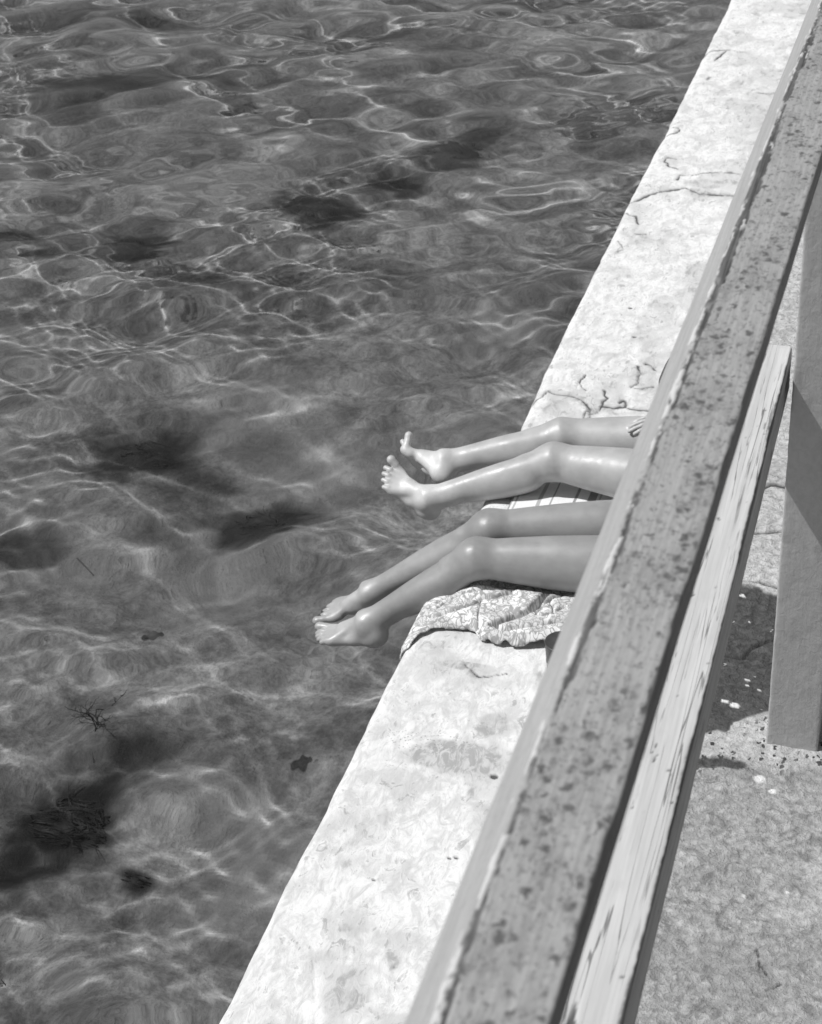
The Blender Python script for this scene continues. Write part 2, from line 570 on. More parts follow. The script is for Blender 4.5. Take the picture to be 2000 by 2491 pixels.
for pl, cw in (([(-.285, 2.428), (-.277, 2.428), (-.246, 2.428), (-.239, 2.459), (-.222, 2.477), (-.206, 2.492), (-.15, 2.5)], .003),
               ([(-.33, 2.985), (-.293, 2.995), (-.27, 3.02), (-.2, 3.01)], .006), ([(-.3, 2.662), (-.25, 2.664), (-.2, 2.65)], .0025),
               ([(-.13, 1.74), (-.122, 1.71), (-.112, 1.69)], .0011), ([(-.105, 1.665), (-.088, 1.682), (-.07, 1.684)], .0012), ([(-.30, 2.83), (-.2, 2.86)], .004)):
    crk = np.maximum(crk, np.exp(-(seg_dist(wX, wY, pl) / cw) ** 2))
paint = np.zeros_like(PX)
for (px, py, pr) in ((-.176, 2.109, .011), (-.150, 2.085, .006), (-.277, 2.614, .0045), (-.233, 2.366, .004), (-.230, 2.350, .003), (-.209, 2.343, .003), (-.251, 2.534, .004), (-.262, 2.30, .007), (-.245, 2.294, .008), (-.10, 1.86, .006), (-.165, 1.84, .004), (-.14, 1.79, .004)):
    paint = np.maximum(paint, sstep(pr * 1.15, pr * .85, np.hypot(PX - px, (PY - py) * 1.4) + .004 * n_b))
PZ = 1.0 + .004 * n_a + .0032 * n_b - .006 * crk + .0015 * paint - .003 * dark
PZ = PZ + np.where(PY > 2.6, .006 * n_c, 0)
flat = sstep(1.2, .3, PX) * sstep(-.5, .5, PY)
PZ = 1.0 + (PZ - 1.0) * flat
PXd, PYd, PZd = PX.copy(), PY.copy(), PZ.copy()
# the retaining face below its front edge
rows = [(-.374, -.10), (-.374, .3), (-.374, .7), (-.374, .97), (-.373, .990), (-.368, .998)]
FX = np.array([[r[0]] * len(ys2) for r in rows])
FZ = np.array([[r[1]] * len(ys2) for r in rows])
FY = np.array([ys2] * len(rows))
z6 = np.zeros_like(FX)
cat = lambda a, b: np.concatenate([b, a], 0)
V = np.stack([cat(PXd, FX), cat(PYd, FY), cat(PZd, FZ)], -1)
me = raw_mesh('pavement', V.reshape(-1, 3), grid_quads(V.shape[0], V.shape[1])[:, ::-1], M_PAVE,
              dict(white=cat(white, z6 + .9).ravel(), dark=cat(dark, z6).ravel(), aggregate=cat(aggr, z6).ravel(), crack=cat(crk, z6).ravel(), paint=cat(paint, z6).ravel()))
pave = link('pavement', me, kind='structure')

# ------------------------------------------------------------------ pool floor and water
def floor_z(X, Y):
    a, b = fbm(X * .9, Y * .9, 4, 3), fbm(X * 4.5, Y * 4.5, 4, 8)
    return -1.27 + .10 * a + .035 * b + .16 * sstep(-2.0, -1.35, X + .1 * a)


xs = -graded(1.25, 7.2, 1.0, 60, .035, 1.2)[::-1]
ys3 = graded(1.0, 12.0, -30, 70, .035, 1.2)
X, Y = np.meshgrid(xs, ys3, indexing='ij')
fa = fbm(X * .9, Y * .9, 4, 3)
fb = fbm(X * 4.5, Y * 4.5, 4, 8)
Z = -1.27 + .10 * fa + .035 * fb
Z = Z + .16 * sstep(-2.0, -1.35, X + .1 * fa)
algae = np.zeros_like(X)
fc = fbm(X * 14, Y * 14, 3, 19)
pale = .6 * sstep(.18, .5, fbm(X * 2.2, Y * 1.6, 4, 14))
for (bx, by, rx, ry, rot, st) in ((-2.50, 3.36, .18, .38, -.35, 1), (-2.72, 3.34, .22, .09, 0, .55), (-2.43, 3.64, .16, .15, 0, .85), (-2.20, 3.17, .07, .055, 0, .9), (-2.50, 2.74, .08, .11, 0, .9),
                                  (-3.13, 5.37, .30, .26, .3, .95), (-2.83, 5.19, .20, .12, 0, .65), (-2.44, 4.98, .24, .19, 0, .95), (-2.86, 4.82, .13, .08, 0, .65),
                                  (-3.33, 4.64, .16, .10, 0, .8), (-3.22, 7.67, .32, .22, 0, .95), (-2.68, 8.39, .22, .28, .6, .85), (-2.59, 8.75, .16, .24, 0, .85), (-2.86, 8.10, .22, .16, 0, .8),
                                  (-5.26, 9.14, .5, .32, .2, .9), (-4.9, 9.4, .5, .25, 0, .5), (-4.76, 7.09, .26, .22, 0, .95), (-4.05, 7.15, .26, .21, 0, .95), (-2.24, 6.88, .22, .16, 0, .35),
                                  (-3.6, 6.87, .25, .13, 0, .4), (-4.6, 5.9, .3, .14, 0, .5), (-2.87, 5.77, .12, .12, 0, .4), (-6, 8, .4, .3, 0, .6), (-5.5, 10.3, .5, .3, 0, .5), (-3.2, 10.0, .4, .3, 0, .4)):
    c, s = math.cos(rot), math.sin(rot)
    u, v2 = (X - bx) * c + (Y - by) * s, -(X - bx) * s + (Y - by) * c
    algae = np.maximum(algae, st * sstep(1.25, .55, np.hypot(u / rx, v2 / ry) + .55 * fb + .25 * fc))
me = raw_mesh('pool_floor', np.stack([X, Y, Z], -1).reshape(-1, 3), grid_quads(*X.shape), M_FLOOR,
              dict(algae=algae.ravel(), pale=(pale * (1 - algae)).ravel()))
floor = link('pool_floor', me, kind='structure')
floor.cycles.is_caustics_receiver = True


wr = np.random.default_rng(5)
WAVES, CHOP = [], []
for i in range(44):
    L = .24 * (1.25 / .24) ** wr.random()
    th = wr.normal(1.42, .62)
    WAVES.append((2 * math.pi / L, math.cos(th), math.sin(th), .0041 * L ** 1.2 * (.3 + wr.random()), wr.random() * 6.283))
for i in range(24):
    L = .075 * (.24 / .075) ** wr.random()
    th = wr.normal(1.5, .5)
    CHOP.append((2 * math.pi / L, math.cos(th), math.sin(th), .0026 * L ** 1.2 * (.3 + wr.random()), wr.random() * 6.283))


def wave_z(X, Y):
    far = sstep(3.5, 10.0, Y)
    g1 = .50 + .75 * sstep(-.3, .4, fbm(X * 1.1 + 3, Y * 1.1, 2, 61))
    g2 = .30 + 1.0 * sstep(-.2, .4, fbm(X * 1.3, Y * 1.3 + 7, 2, 67)) * (.55 + 1.2 * far)
    z1, z2 = np.zeros_like(X), np.zeros_like(X)
    for kk, cx, cy, a, ph in WAVES:
        z1 += a * np.sin(kk * (X * cx + Y * cy) + ph)
    for kk, cx, cy, a, ph in CHOP:
        z2 += a * np.sin(kk * (X * cx + Y * cy) + ph)
    z = z1 * g1 * (.9 + .35 * far) + z2 * g2
    # ripples running out from the feet
    for (fx, fy, am) in ((-1.70, 3.73, .0016), (-1.66, 3.62, .001)):
        r = np.hypot(X - fx, Y - fy)
        z += am * np.sin(r * 95) * np.exp(-(r / .13) ** 2)
    return z * sstep(45, 14, np.hypot(X, Y - 5))


xs = -graded(1.24, 7.3, 1.22, 60, .018, 1.2)[::-1]
ys4 = graded(1.2, 12.2, -30, 70, .018, 1.2)
X, Y = np.meshgrid(xs, ys4, indexing='ij')
me = raw_mesh('water', np.stack([X, Y, WATER + wave_z(X, Y)], -1).reshape(-1, 3), grid_quads(*X.shape), M_WATER)
water = link('water', me, kind='structure')
water.cycles.is_caustics_caster = True

# ------------------------------------------------------------------ wooden railing
railing = link('wooden_railing', None, origin=(-.133, 2.244, 1.0), label='weathered timber railing with grey top rail and white board beside', category='railing')


def sweep_profile(name, prof, ys, skew, material, attr_fn, parent, caps=True):
    """prof: list of (x, z) round the section; ys: stations along Y"""
    p = np.array(prof)
    n = len(p)
    X = p[:, 0][:, None] + skew * ys[None, :]
    Zz = np.repeat(p[:, 1][:, None], len(ys), 1)
    Y = np.repeat(ys[None, :], n, 0)
    nx = np.roll(p, -1, 0) - np.roll(p, 1, 0)
    nx /= np.maximum(np.hypot(nx[:, 0], nx[:, 1]), 1e-9)[:, None]
    nrm = np.stack([-nx[:, 1], nx[:, 0]], -1)
    attrs, disp = attr_fn(p, X, Y, Zz)
    X = X + nrm[:, 0][:, None] * disp
    Zz = Zz + nrm[:, 1][:, None] * disp
    v = np.stack([X, Y, Zz], -1).reshape(-1, 3)
    q = grid_quads(n, len(ys), True)
    if caps:
        for col, flip in ((0, False), (len(ys) - 1, True)):
            c = np.array([[X[:, col].mean(), ys[col], Zz[:, col].mean()]])
            ci = len(v)
            v = np.vstack([v, c])
            i0 = np.arange(n) * len(ys) + col
            i1 = np.roll(i0, -1)
            tri = np.stack([i0, i1, np.full(n, ci), np.full(n, ci)], -1)
            h2 = n // 2
            # pairs of rim edges with the centre make quads
            qs = np.stack([i0[0:2 * h2:2], i1[0:2 * h2:2], i1[1:2 * h2:2], np.full(h2, ci)], -1)
            q = np.vstack([q, qs if not flip else qs[:, ::-1]])
            for kk in attrs:
                attrs[kk] = np.concatenate([np.ravel(attrs[kk]), [0.0]])
    attrs = {kk: np.ravel(a) for kk, a in attrs.items()}
    return raw_mesh(name, v, q, material, attrs)


def section(corners, step, rad):
    """closed section through the corners with rounded arrises, points every step"""
    out = []
    n = len(corners)
    for i in range(n):
        a, b, c = (np.array(corners[j % n], float) for j in (i - 1, i, i + 1))
        r = rad[i]
        u1, u2 = (a - b) / np.linalg.norm(a - b), (c - b) / np.linalg.norm(c - b)
        p0, p1 = b + u1 * r, b + u2 * r
        for t in np.linspace(0, 1, 5 if r > .001 else 2):
            out.append((1 - t) ** 2 * p0 + 2 * t * (1 - t) * b + t * t * p1)
        nb = np.array(corners[(i + 1) % n], float)
        c2 = np.array(corners[(i + 2) % n], float)
        end = nb + (b - nb) / np.linalg.norm(b - nb) * rad[(i + 1) % n]
        st = step[i] if isinstance(step, (list, tuple)) else step
        m = int(np.linalg.norm(end - p1) / st)
        for t in np.linspace(0, 1, m + 2)[1:-1]:
            out.append(p1 * (1 - t) + end * t)
    if len(out) % 2:
        out.pop()
    return out


XI = -.2715
RAIL_S = .862                                    # the section is laid out at z 2.09 and set nearer the eye at its real height
rail_sec = section([(-.298, 2.052), (-.298, 2.060), (XI, 2.090), (-.1935, 2.090), (-.1935, 2.054)], [.004, .0022, .0017, .006, .012], [.0015, .002, .004, .004, .002])


def rail_attr(p, X, Y, Z):
    # s: signed distance across the skin from the chamfer arris (+ on the top)
    s = np.where(p[:, 1] > 2.0895, p[:, 0] - XI, np.where(p[:, 0] < XI + .001, -np.hypot(p[:, 0] - XI, p[:, 1] - 2.09), .2))
    s = np.where((p[:, 1] < 2.0895) & (p[:, 0] > XI), np.where(p[:, 0] < XI + .01, p[:, 0] - XI, .2), s)
    S = np.repeat(s[:, None], Y.shape[1], 1)
    a = fbm(Y * 26, S * 120, 4, 4)
    b = fbm(Y * 90, S * 260, 3, 6)
    along = fbm(Y * 7, Y * 0, 3, 12)
    cen = .0045 + .004 * fbm(Y * 10, Y * 0 + 3, 2, 2)
    half = np.clip(.0052 + .0060 * along + .0042 * a, -.003, .012)
    peel = sstep(.0012, -.0012, np.abs(S - cen) - half + .0022 * b)
    lipm = sstep(.03, .16, fbm(Y * 30, S * 170, 4, 22))
    lip = sstep(.0016, .0, np.abs(S - cen + half + .0015 + .002 * b) - .0026 - .004 * a) * lipm
    lip = np.maximum(lip, .9 * sstep(.12, .3, fbm(Y * 60, S * 300, 3, 28)) * sstep(.001, -.002, np.abs(S - cen) - half) * sstep(0.0, .3, fbm(Y * 12, Y * 0, 2, 33)))
    lip = lip * (1 - .0 * peel)
    # worn right arris
    sr = np.repeat(np.where(p[:, 1] > 2.08, -.1935 - p[:, 0], .2)[:, None], Y.shape[1], 1)
    peel = np.maximum(peel, .9 * sstep(.001, -.001, sr - .0015 - .004 * np.clip(fbm(Y * 30, sr * 100, 3, 41), 0, 1)) * sstep(.05, .3, fbm(Y * 9, Y * 0, 3, 44)))
    top = sstep(-.004, .003, S) * (S < .15)
    disp = -.0011 * peel * (1 - lip) + .0009 * lip + .0006 * fbm(Y * 12, S * 60, 3, 9) + .0005 * b * top
    side = (X - .0145 * Y > -.196) * sstep(2.0885, 2.087, Z + .0015 * b)  # mask for the shade painted on the right face
    return dict(peel=np.clip(peel - lip, 0, 1), lip=lip, top=top, side=side), disp


ys5 = graded(.62, 3.2, -2.9, 7.5, .0024, 1.25)
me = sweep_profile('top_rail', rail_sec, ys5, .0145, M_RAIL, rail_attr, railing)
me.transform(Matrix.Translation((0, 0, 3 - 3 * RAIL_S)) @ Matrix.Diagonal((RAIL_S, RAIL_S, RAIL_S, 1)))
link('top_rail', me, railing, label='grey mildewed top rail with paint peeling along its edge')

BX0, BX1, BZ0, BZ1 = -.259, -.187, 1.677, 1.753
board_sec = section([(BX0, BZ0), (BX0, BZ1), (BX1, BZ1), (BX1, BZ0)], [.012, .0022, .0025, .012], [.002, .003, .004, .003])


def board_attr(p, X, Y, Z):
    sx = np.repeat((p[:, 0] - BX1)[:, None], Y.shape[1], 1)
    sz = np.repeat((BZ1 - p[:, 1])[:, None], Y.shape[1], 1)
    onside = sz > .002
    S = np.where(onside & (sx > -.004), sz, sx)          # + down the right face, - onto the top
    a = fbm(Y * 40, S * 150, 4, 51)
    b = fbm(Y * 130, S * 300, 3, 53)
    along = fbm(Y * 6, Y * 0, 3, 57) + .35 * sstep(1.9, 1.0, Y)
    peel = sstep(.0012, -.0012, np.abs(S - .0015) - .0015 - .0045 * np.clip(along + .5 * a, 0, 1) + .001 * b)
    left = sx - (BX0 - BX1)
    pl2 = sstep(.001, -.001, left - .022 - .012 * a - .006 * along) * sstep(.22, .3, fbm(Y * 7.5, left * 30, 3, 66)) * (Y < 1.45) * (Z > 1.745)
    chips = sstep(.62, .70, fbm(Y * 55, S * 120, 3, 61)) * (Z > 1.74)
    peel = np.clip(np.maximum(np.maximum(peel, pl2), chips * .9), 0, 1)
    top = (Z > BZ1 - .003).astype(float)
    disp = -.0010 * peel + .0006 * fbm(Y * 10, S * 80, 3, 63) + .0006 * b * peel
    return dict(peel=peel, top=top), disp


ys6 = np.concatenate([graded(.85, 2.262, -2.0, 2.262, .0034, 1.25), [2.2645, 2.267]])
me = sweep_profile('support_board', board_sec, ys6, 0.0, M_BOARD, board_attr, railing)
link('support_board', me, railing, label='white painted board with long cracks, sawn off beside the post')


def post_mesh(x0, x1, y0, y1, z0, z1):
    sec = section([(x0, y0), (x1, y0), (x1, y1), (x0, y1)], .006, [.0042, .0042, .004, .004])
    p = np.array(sec)
    zs = np.linspace(z0, z1, 220)
    X = np.repeat(p[:, 0][:, None], len(zs), 1)
    Yv = np.repeat(p[:, 1][:, None], len(zs), 1)
    Zv = np.repeat(zs[None, :], len(p), 0)
    Zv = Zv + np.where(Zv < z0 + .02, .006 * fbm(X * 60, Yv * 60, 2, 3), 0)
    f = .0007 * fbm((X + Yv) * 40, Zv * 30, 3, 71) + .0004 * fbm((X + Yv) * 150, Zv * 110, 3, 73)
    cx, cy = (x0 + x1) / 2, (y0 + y1) / 2
    X = X + f * np.sign(X - cx)
    Yv = Yv + f * np.sign(Yv - cy)
    v = np.stack([X, Yv, Zv], -1).reshape(-1, 3)
    q = grid_quads(len(p), len(zs), True)
    n, m = len(p), len(zs)
    c = len(v)
    v = np.vstack([v, [[cx, cy, z1]]])
    i0 = np.arange(n) * m + m - 1
    i1 = np.roll(i0, -1)
    q = np.vstack([q, np.stack([i0[0::2], i1[0::2], i1[1::2], np.full(n // 2, c)], -1)])
    return raw_mesh('post', v, q, M_POST)


for py in (2.2, 4.75, -.35):
    link('post', post_mesh(-.177, -.089, py, py + .088, .99, 2.1815), railing)

# ------------------------------------------------------------------ people: one skin per body, grown from a distance field
def U(v):
    v = np.asarray(v, float)
    return v / np.linalg.norm(v)


class Field:
    def __init__(self, lo, hi, h):
        self.lo, self.h = np.array(lo, float), h
        self.n = np.ceil((np.array(hi) - self.lo) / h).astype(int) + 1
        self.d = np.full(self.n, 1.0, np.float32)

    def like(self):
        f = Field.__new__(Field)
        f.lo, f.h, f.n = self.lo, self.h, self.n
        f.d = np.full(self.n, 1.0, np.float32)
        return f

    def block(self, lo, hi):
        a = np.clip(np.floor((np.array(lo) - self.lo) / self.h).astype(int), 0, self.n - 1)
        b = np.clip(np.ceil((np.array(hi) - self.lo) / self.h).astype(int) + 1, 1, self.n)
        g = [self.lo[i] + self.h * np.arange(a[i], b[i]) for i in range(3)]
        P = np.stack(np.meshgrid(*g, indexing='ij'), -1)
        return tuple(slice(a[i], b[i]) for i in range(3)), P

    def merge(self, sl, d, k):
        cur = self.d[sl]
        if k > 0:
            hh = np.maximum(k - np.abs(cur - d), 0) / k
            self.d[sl] = np.minimum(cur, d) - hh * hh * k * .25
        else:
            self.d[sl] = np.minimum(cur, d)

    def join(self, other, k):
        self.merge(tuple(slice(None) for _ in range(3)), other.d, k)

    def cap(self, a, b, ra, rb, k=.01):
        a, b = np.array(a, float), np.array(b, float)
        m = max(ra, rb) + k + .02
        sl, P = self.block(np.minimum(a, b) - m, np.maximum(a, b) + m)
        if P.size == 0:
            return
        ba = b - a
        t = np.clip(((P - a) @ ba) / (ba @ ba), 0, 1)
        d = np.linalg.norm(P - a - t[..., None] * ba, axis=-1) - (ra + (rb - ra) * t)
        self.merge(sl, d, k)

    def ell(self, c, ax, r, k=.01, sub=False):
        c, ax, r = np.array(c, float), np.array(ax, float), np.array(r, float)
        m = r.max() + k + .02
        sl, P = self.block(c - m, c + m)
        if P.size == 0:
            return
        q = (P - c) @ ax.T
        k0 = np.linalg.norm(q / r, axis=-1)
        k1 = np.linalg.norm(q / (r * r), axis=-1)
        d = k0 * (k0 - 1) / np.maximum(k1, 1e-6)
        if sub:
            cur = self.d[sl]
            hh = np.maximum(k - np.abs(-cur - d), 0) / k
            self.d[sl] = -(np.minimum(-cur, d) - hh * hh * k * .25)
        else:
            self.merge(sl, d, k)

    def tube(self, a, b, front, t, rf, rb, rs, k=.02, off=None, rs2=None):
        """limb from a to b; radii to the front, back and sides at the stations t"""
        a, b = np.array(a, float), np.array(b, float)
        ax = b - a
        L = np.linalg.norm(ax)
        ax = ax / L
        f = U(np.array(front) - np.dot(front, ax) * ax)
        s = np.cross(ax, f)
        m = max(max(rf), max(rb), max(rs)) + k + .02
        sl, P = self.block(np.minimum(a, b) - m, np.maximum(a, b) + m)
        if P.size == 0:
            return
        q = P - a
        tt = (q @ ax) / L
        e = np.abs(tt - np.clip(tt, 0, 1)) * L
        tc = np.clip(tt, 0, 1)
        uu = np.linspace(0, 1, 201)

        def smooth(r):
            y = np.interp(uu, t, r)
            kk = np.ones(17) / 17
            return np.convolve(np.pad(y, 8, mode='edge'), kk, 'valid')
        qf, qs = q @ f, q @ s
        if off is not None:
            qf = qf - np.interp(tc, uu, smooth(off))
        RF, RB, RS = (np.interp(tc, uu, smooth(r)) for r in (rf, rb, rs))
        Rf = np.where(qf > 0, RF, RB)
        RSx = RS if rs2 is None else np.where(qs > 0, RS, np.interp(tc, uu, smooth(rs2)))
        rho = np.sqrt((qf / Rf) ** 2 + (qs / RSx) ** 2)
        g = np.sqrt((qf / Rf ** 2) ** 2 + (qs / RSx ** 2) ** 2)
        d = rho * (rho - 1) / np.maximum(g, 1e-5)
        d = np.where(rho < 1e-3, -np.minimum(Rf, RS), d)
        d = np.where(e > 0, np.sqrt(np.maximum(d, 0) ** 2 + e ** 2), d)
        self.merge(sl, d, k)

    def mesh(self, d=None):
        d = self.d if d is None else d
        ins = d < 0
        cnt = np.zeros(np.array(d.shape) - 1, np.int8)
        offs = [(i, j, l) for i in (0, 1) for j in (0, 1) for l in (0, 1)]
        sl = lambda o: tuple(slice(x, d.shape[i] - 1 + x) for i, x in enumerate(o))
        for o in offs:
            cnt += ins[sl(o)]
        act = (cnt > 0) & (cnt < 8)
        I = np.argwhere(act)
        vid = np.full(act.shape, -1, np.int32)
        vid[act] = np.arange(len(I))
        acc = np.zeros((len(I), 3))
        num = np.zeros(len(I))
        val = {o: d[tuple((I + o).T)] for o in offs}
        for o1 in offs:
            for axn in range(3):
                if o1[axn]:
                    continue
                o2 = list(o1)
                o2[axn] = 1
                o2 = tuple(o2)
                v1, v2 = val[o1], val[o2]
                m = (v1 < 0) != (v2 < 0)
                t = v1[m] / (v1[m] - v2[m])
                p = np.tile(np.array(o1, float), (m.sum(), 1))
                p[:, axn] = t
                acc[m] += p
                num[m] += 1
        verts = self.lo + self.h * (I + acc / num[:, None])
        quads = []
        for axn in range(3):
            s1 = [slice(1, -1)] * 3
            s2 = [slice(1, -1)] * 3
            s1[axn], s2[axn] = slice(0, -1), slice(1, None)
            A, B = ins[tuple(s1)], ins[tuple(s2)]
            for flip, mm in ((False, A & ~B), (True, ~A & B)):
                J = np.argwhere(mm)
                if not len(J):
                    continue
                base = J + 1
                base[:, axn] -= 1
                u, w_ = [(1, 2), (2, 0), (0, 1)][axn]
                q = []
                for du, dw in ((0, 0), (1, 0), (1, 1), (0, 1)):
                    c = base.copy()
                    c[:, u] -= 1 - du
                    c[:, w_] -= 1 - dw
                    q.append(vid[tuple(c.T)])
                q = np.stack(q, -1)
                quads.append(q[:, ::-1] if flip else q)
        q = np.vstack(quads)
        return verts, q[(q >= 0).all(1)]


NAILS = []


def build_leg(F0, hip, knee, ankle, fdir, fup, lat_sign, toe_ext, curl=.5, fs=1.0, spr=1.0):
    """one leg with its foot as a field of its own"""
    F = F0.like()
    H, K, A = (np.array(x, float) for x in (hip, knee, ankle))
    ut, us = U(K - H), U(A - K)
    p = U(ut - us)
    f = U(fdir)
    up = U(np.array(fup) - np.dot(fup, f) * f)
    lat = np.cross(f, up) * lat_sign
    side = np.cross(us, p)
    # thigh
    F.tube(H, K, p, [0, .25, .5, .75, .9, 1], [.080, .080, .075, .065, .057, .051], [.094, .093, .084, .070, .060, .053], [.084, .081, .074, .063, .056, .052], .02)
    # shin and calf
    F.tube(K, A, p, [0, .1, .22, .38, .55, .75, .9, 1], [.050, .049, .047, .046, .043, .037, .034, .033], [.052, .054, .064, .071, .063, .046, .039, .037], [.053, .054, .057, .058, .052, .040, .034, .033], .03)
    # knee: cap, condyles, tendon
    F.ell(K + p * .030 + ut * .004, [U(ut + us), p, np.cross(U(ut + us), p)], [.034, .018, .028], .04)
    F.ell(K + side * .018 + p * .006, [U(ut + us), p, side], [.050, .042, .036], .035)
    F.ell(K - side * .018 + p * .006, [U(ut + us), p, side], [.050, .042, .036], .035)
    F.ell(K + us * .055 + p * .028, [us, p, side], [.045, .014, .016], .03)
    # thigh muscle running into the knee
    F.cap(H + p * .040, K + p * .020 - ut * .01, .042, .026, .04)
    # calf heads
    F.ell(K * .68 + A * .32 - p * .032 + side * .016, [us, p, side], [.085, .028, .026], .025)
    F.ell(K * .66 + A * .34 - p * .032 - side * .016, [us, p, side], [.085, .028, .026], .025)
    # foot
    G = F0.like()
    P = lambda x, z, y=0.0: A + fs * (f * x + up * z + lat * y)
    G.ell(P(-.030, -.036), [f, up, lat], np.array([.036, .034, .032]) * fs, .015)
    G.cap(P(-.030, -.010), A - us * .09 - p * .018, .0125 * fs, .018, .025)
    G.cap(P(.002, -.006), P(.075, -.030, -.004), .032 * fs, .021 * fs, .02)
    G.cap(P(-.02, -.046, .010), P(.093, -.054, .033), .020 * fs, .0140 * fs, .02)
    G.cap(P(-.01, -.040, -.010), P(.060, -.040, -.018), .022 * fs, .017 * fs, .02)
    G.ell(P(.113, -.052, -.026), [f, up, lat], np.array([.028, .0175, .020]) * fs, .015)
    G.ell(P(.100, -.055, .014), [f, up, lat], np.array([.034, .0145, .036]) * fs, .015)
    bases = [(.126, -.034), (.128, -.0105), (.122, .0085), (.114, .0265), (.100, .0430)]
    lens = [.050, .044, .040, .035, .031]
    rad = [.0138, .0100, .0095, .0090, .0090]
    for (bx, by), sp in zip(bases, (-.010, -.005, 0, .006, .013)):
        G.cap(P(.045, -.022, sp * .8), P(bx, -.051, by), .013 * fs, .0095 * fs, .012)
    G.cap(P(-.004, -.008), P(-.024, -.034), .029 * fs, .032 * fs, .02)
    G.cap(P(.0, -.010, .008), P(.03, -.045, .018), .026 * fs, .018 * fs, .015)
    # tendons on the instep
    for (bx, by) in bases[:4]:
        G.cap(P(.060, -.014, by * .35), P(bx - .012, -.0425, by), .0035, .0032, .006)
    F.join(G, .035)
    # malleoli
    F.ell(A + lat * .023 * fs - up * .004 - f * .006, [f, up, lat], [.013, .016, .008], .022)
    F.ell(A - lat * .022 * fs + up * .005 + f * .004, [f, up, lat], [.014, .017, .008], .024)
    T = F0.like()
    for i, ((bx, by), ln, r) in enumerate(zip(bases, lens, rad)):
        b0 = P(bx - .006, -.052, by)
        a1 = toe_ext + .06 if i == 0 else toe_ext * .55
        spread = (-.04, 0, .04, .09, .15)[i] * spr
        dir1 = U(f * math.cos(a1) + up * math.sin(a1) + lat * spread)
        a2 = a1 - (curl * (.3 if i == 0 else 1.2))
        dir2 = U(f * math.cos(a2) + up * math.sin(a2) + lat * spread * .7)
        j = b0 + dir1 * (ln * .60) * fs
        e = j + dir2 * (ln * .42) * fs
        t1 = F0.like() if False else None
        T.cap(b0, j, r * fs * .97, r * fs * .92, .0016)
        T.cap(j, e, r * fs * .95, r * fs * (.98 if i == 0 else .92), .0016)
        NAILS.append((e + np.cross(dir2, lat) * lat_sign * r * fs * .9 + dir2 * r * .35, r * fs * (.62 if i == 0 else .55)))
        if i == 0:
            T.ell(e, [dir2, np.cross(lat, dir2), lat], np.array([.015, .0125, .0148]) * fs, .004)
    F.join(T, .007)
    return F


def build_hand(F, wrist, fdir, palm_n, thumb_sign, bend, s=1.0):
    """fdir: towards the fingertips; palm_n: out of the palm"""
    f = U(fdir)
    n = U(np.array(palm_n) - np.dot(palm_n, f) * f)
    l = np.cross(n, f) * thumb_sign
    Wp = np.array(wrist, float)
    F.ell(Wp + f * .045 * s, [f, n, l], np.array([.052, .015, .037]) * s, .014)
    F.cap(Wp - f * .02, Wp + f * .02, .023 * s, .021 * s, .012)
    for i, (yy, ln, r) in enumerate(((.029, .068, .0084), (.010, .076, .0086), (-.010, .071, .0082), (-.028, .056, .0074))):
        b0 = Wp + (f * (.080 - abs(i - 1.2) * .004) + l * yy) * s
        a = bend
        pt = b0
        for seg, fr in enumerate((.45, .32, .25)):
            d = U(f * math.cos(a) + n * math.sin(a) + l * (.06 * (1.5 - i)))
            q = pt + d * ln * fr * s
            F.cap(pt, q, r * s * (1 - .06 * seg), r * s * (.95 - .06 * seg), .003)
            pt = q
            a += bend * .9
    b0 = Wp + (f * .020 + l * .026) * s
    q = b0 + U(f * .7 + l * .75 + n * .15) * .042 * s
    F.cap(b0, q, .0125 * s, .0105 * s, .008)
    F.cap(q, q + U(f * .9 + l * .3 + n * .25) * .030 * s, .0102 * s, .0085 * s, .003)


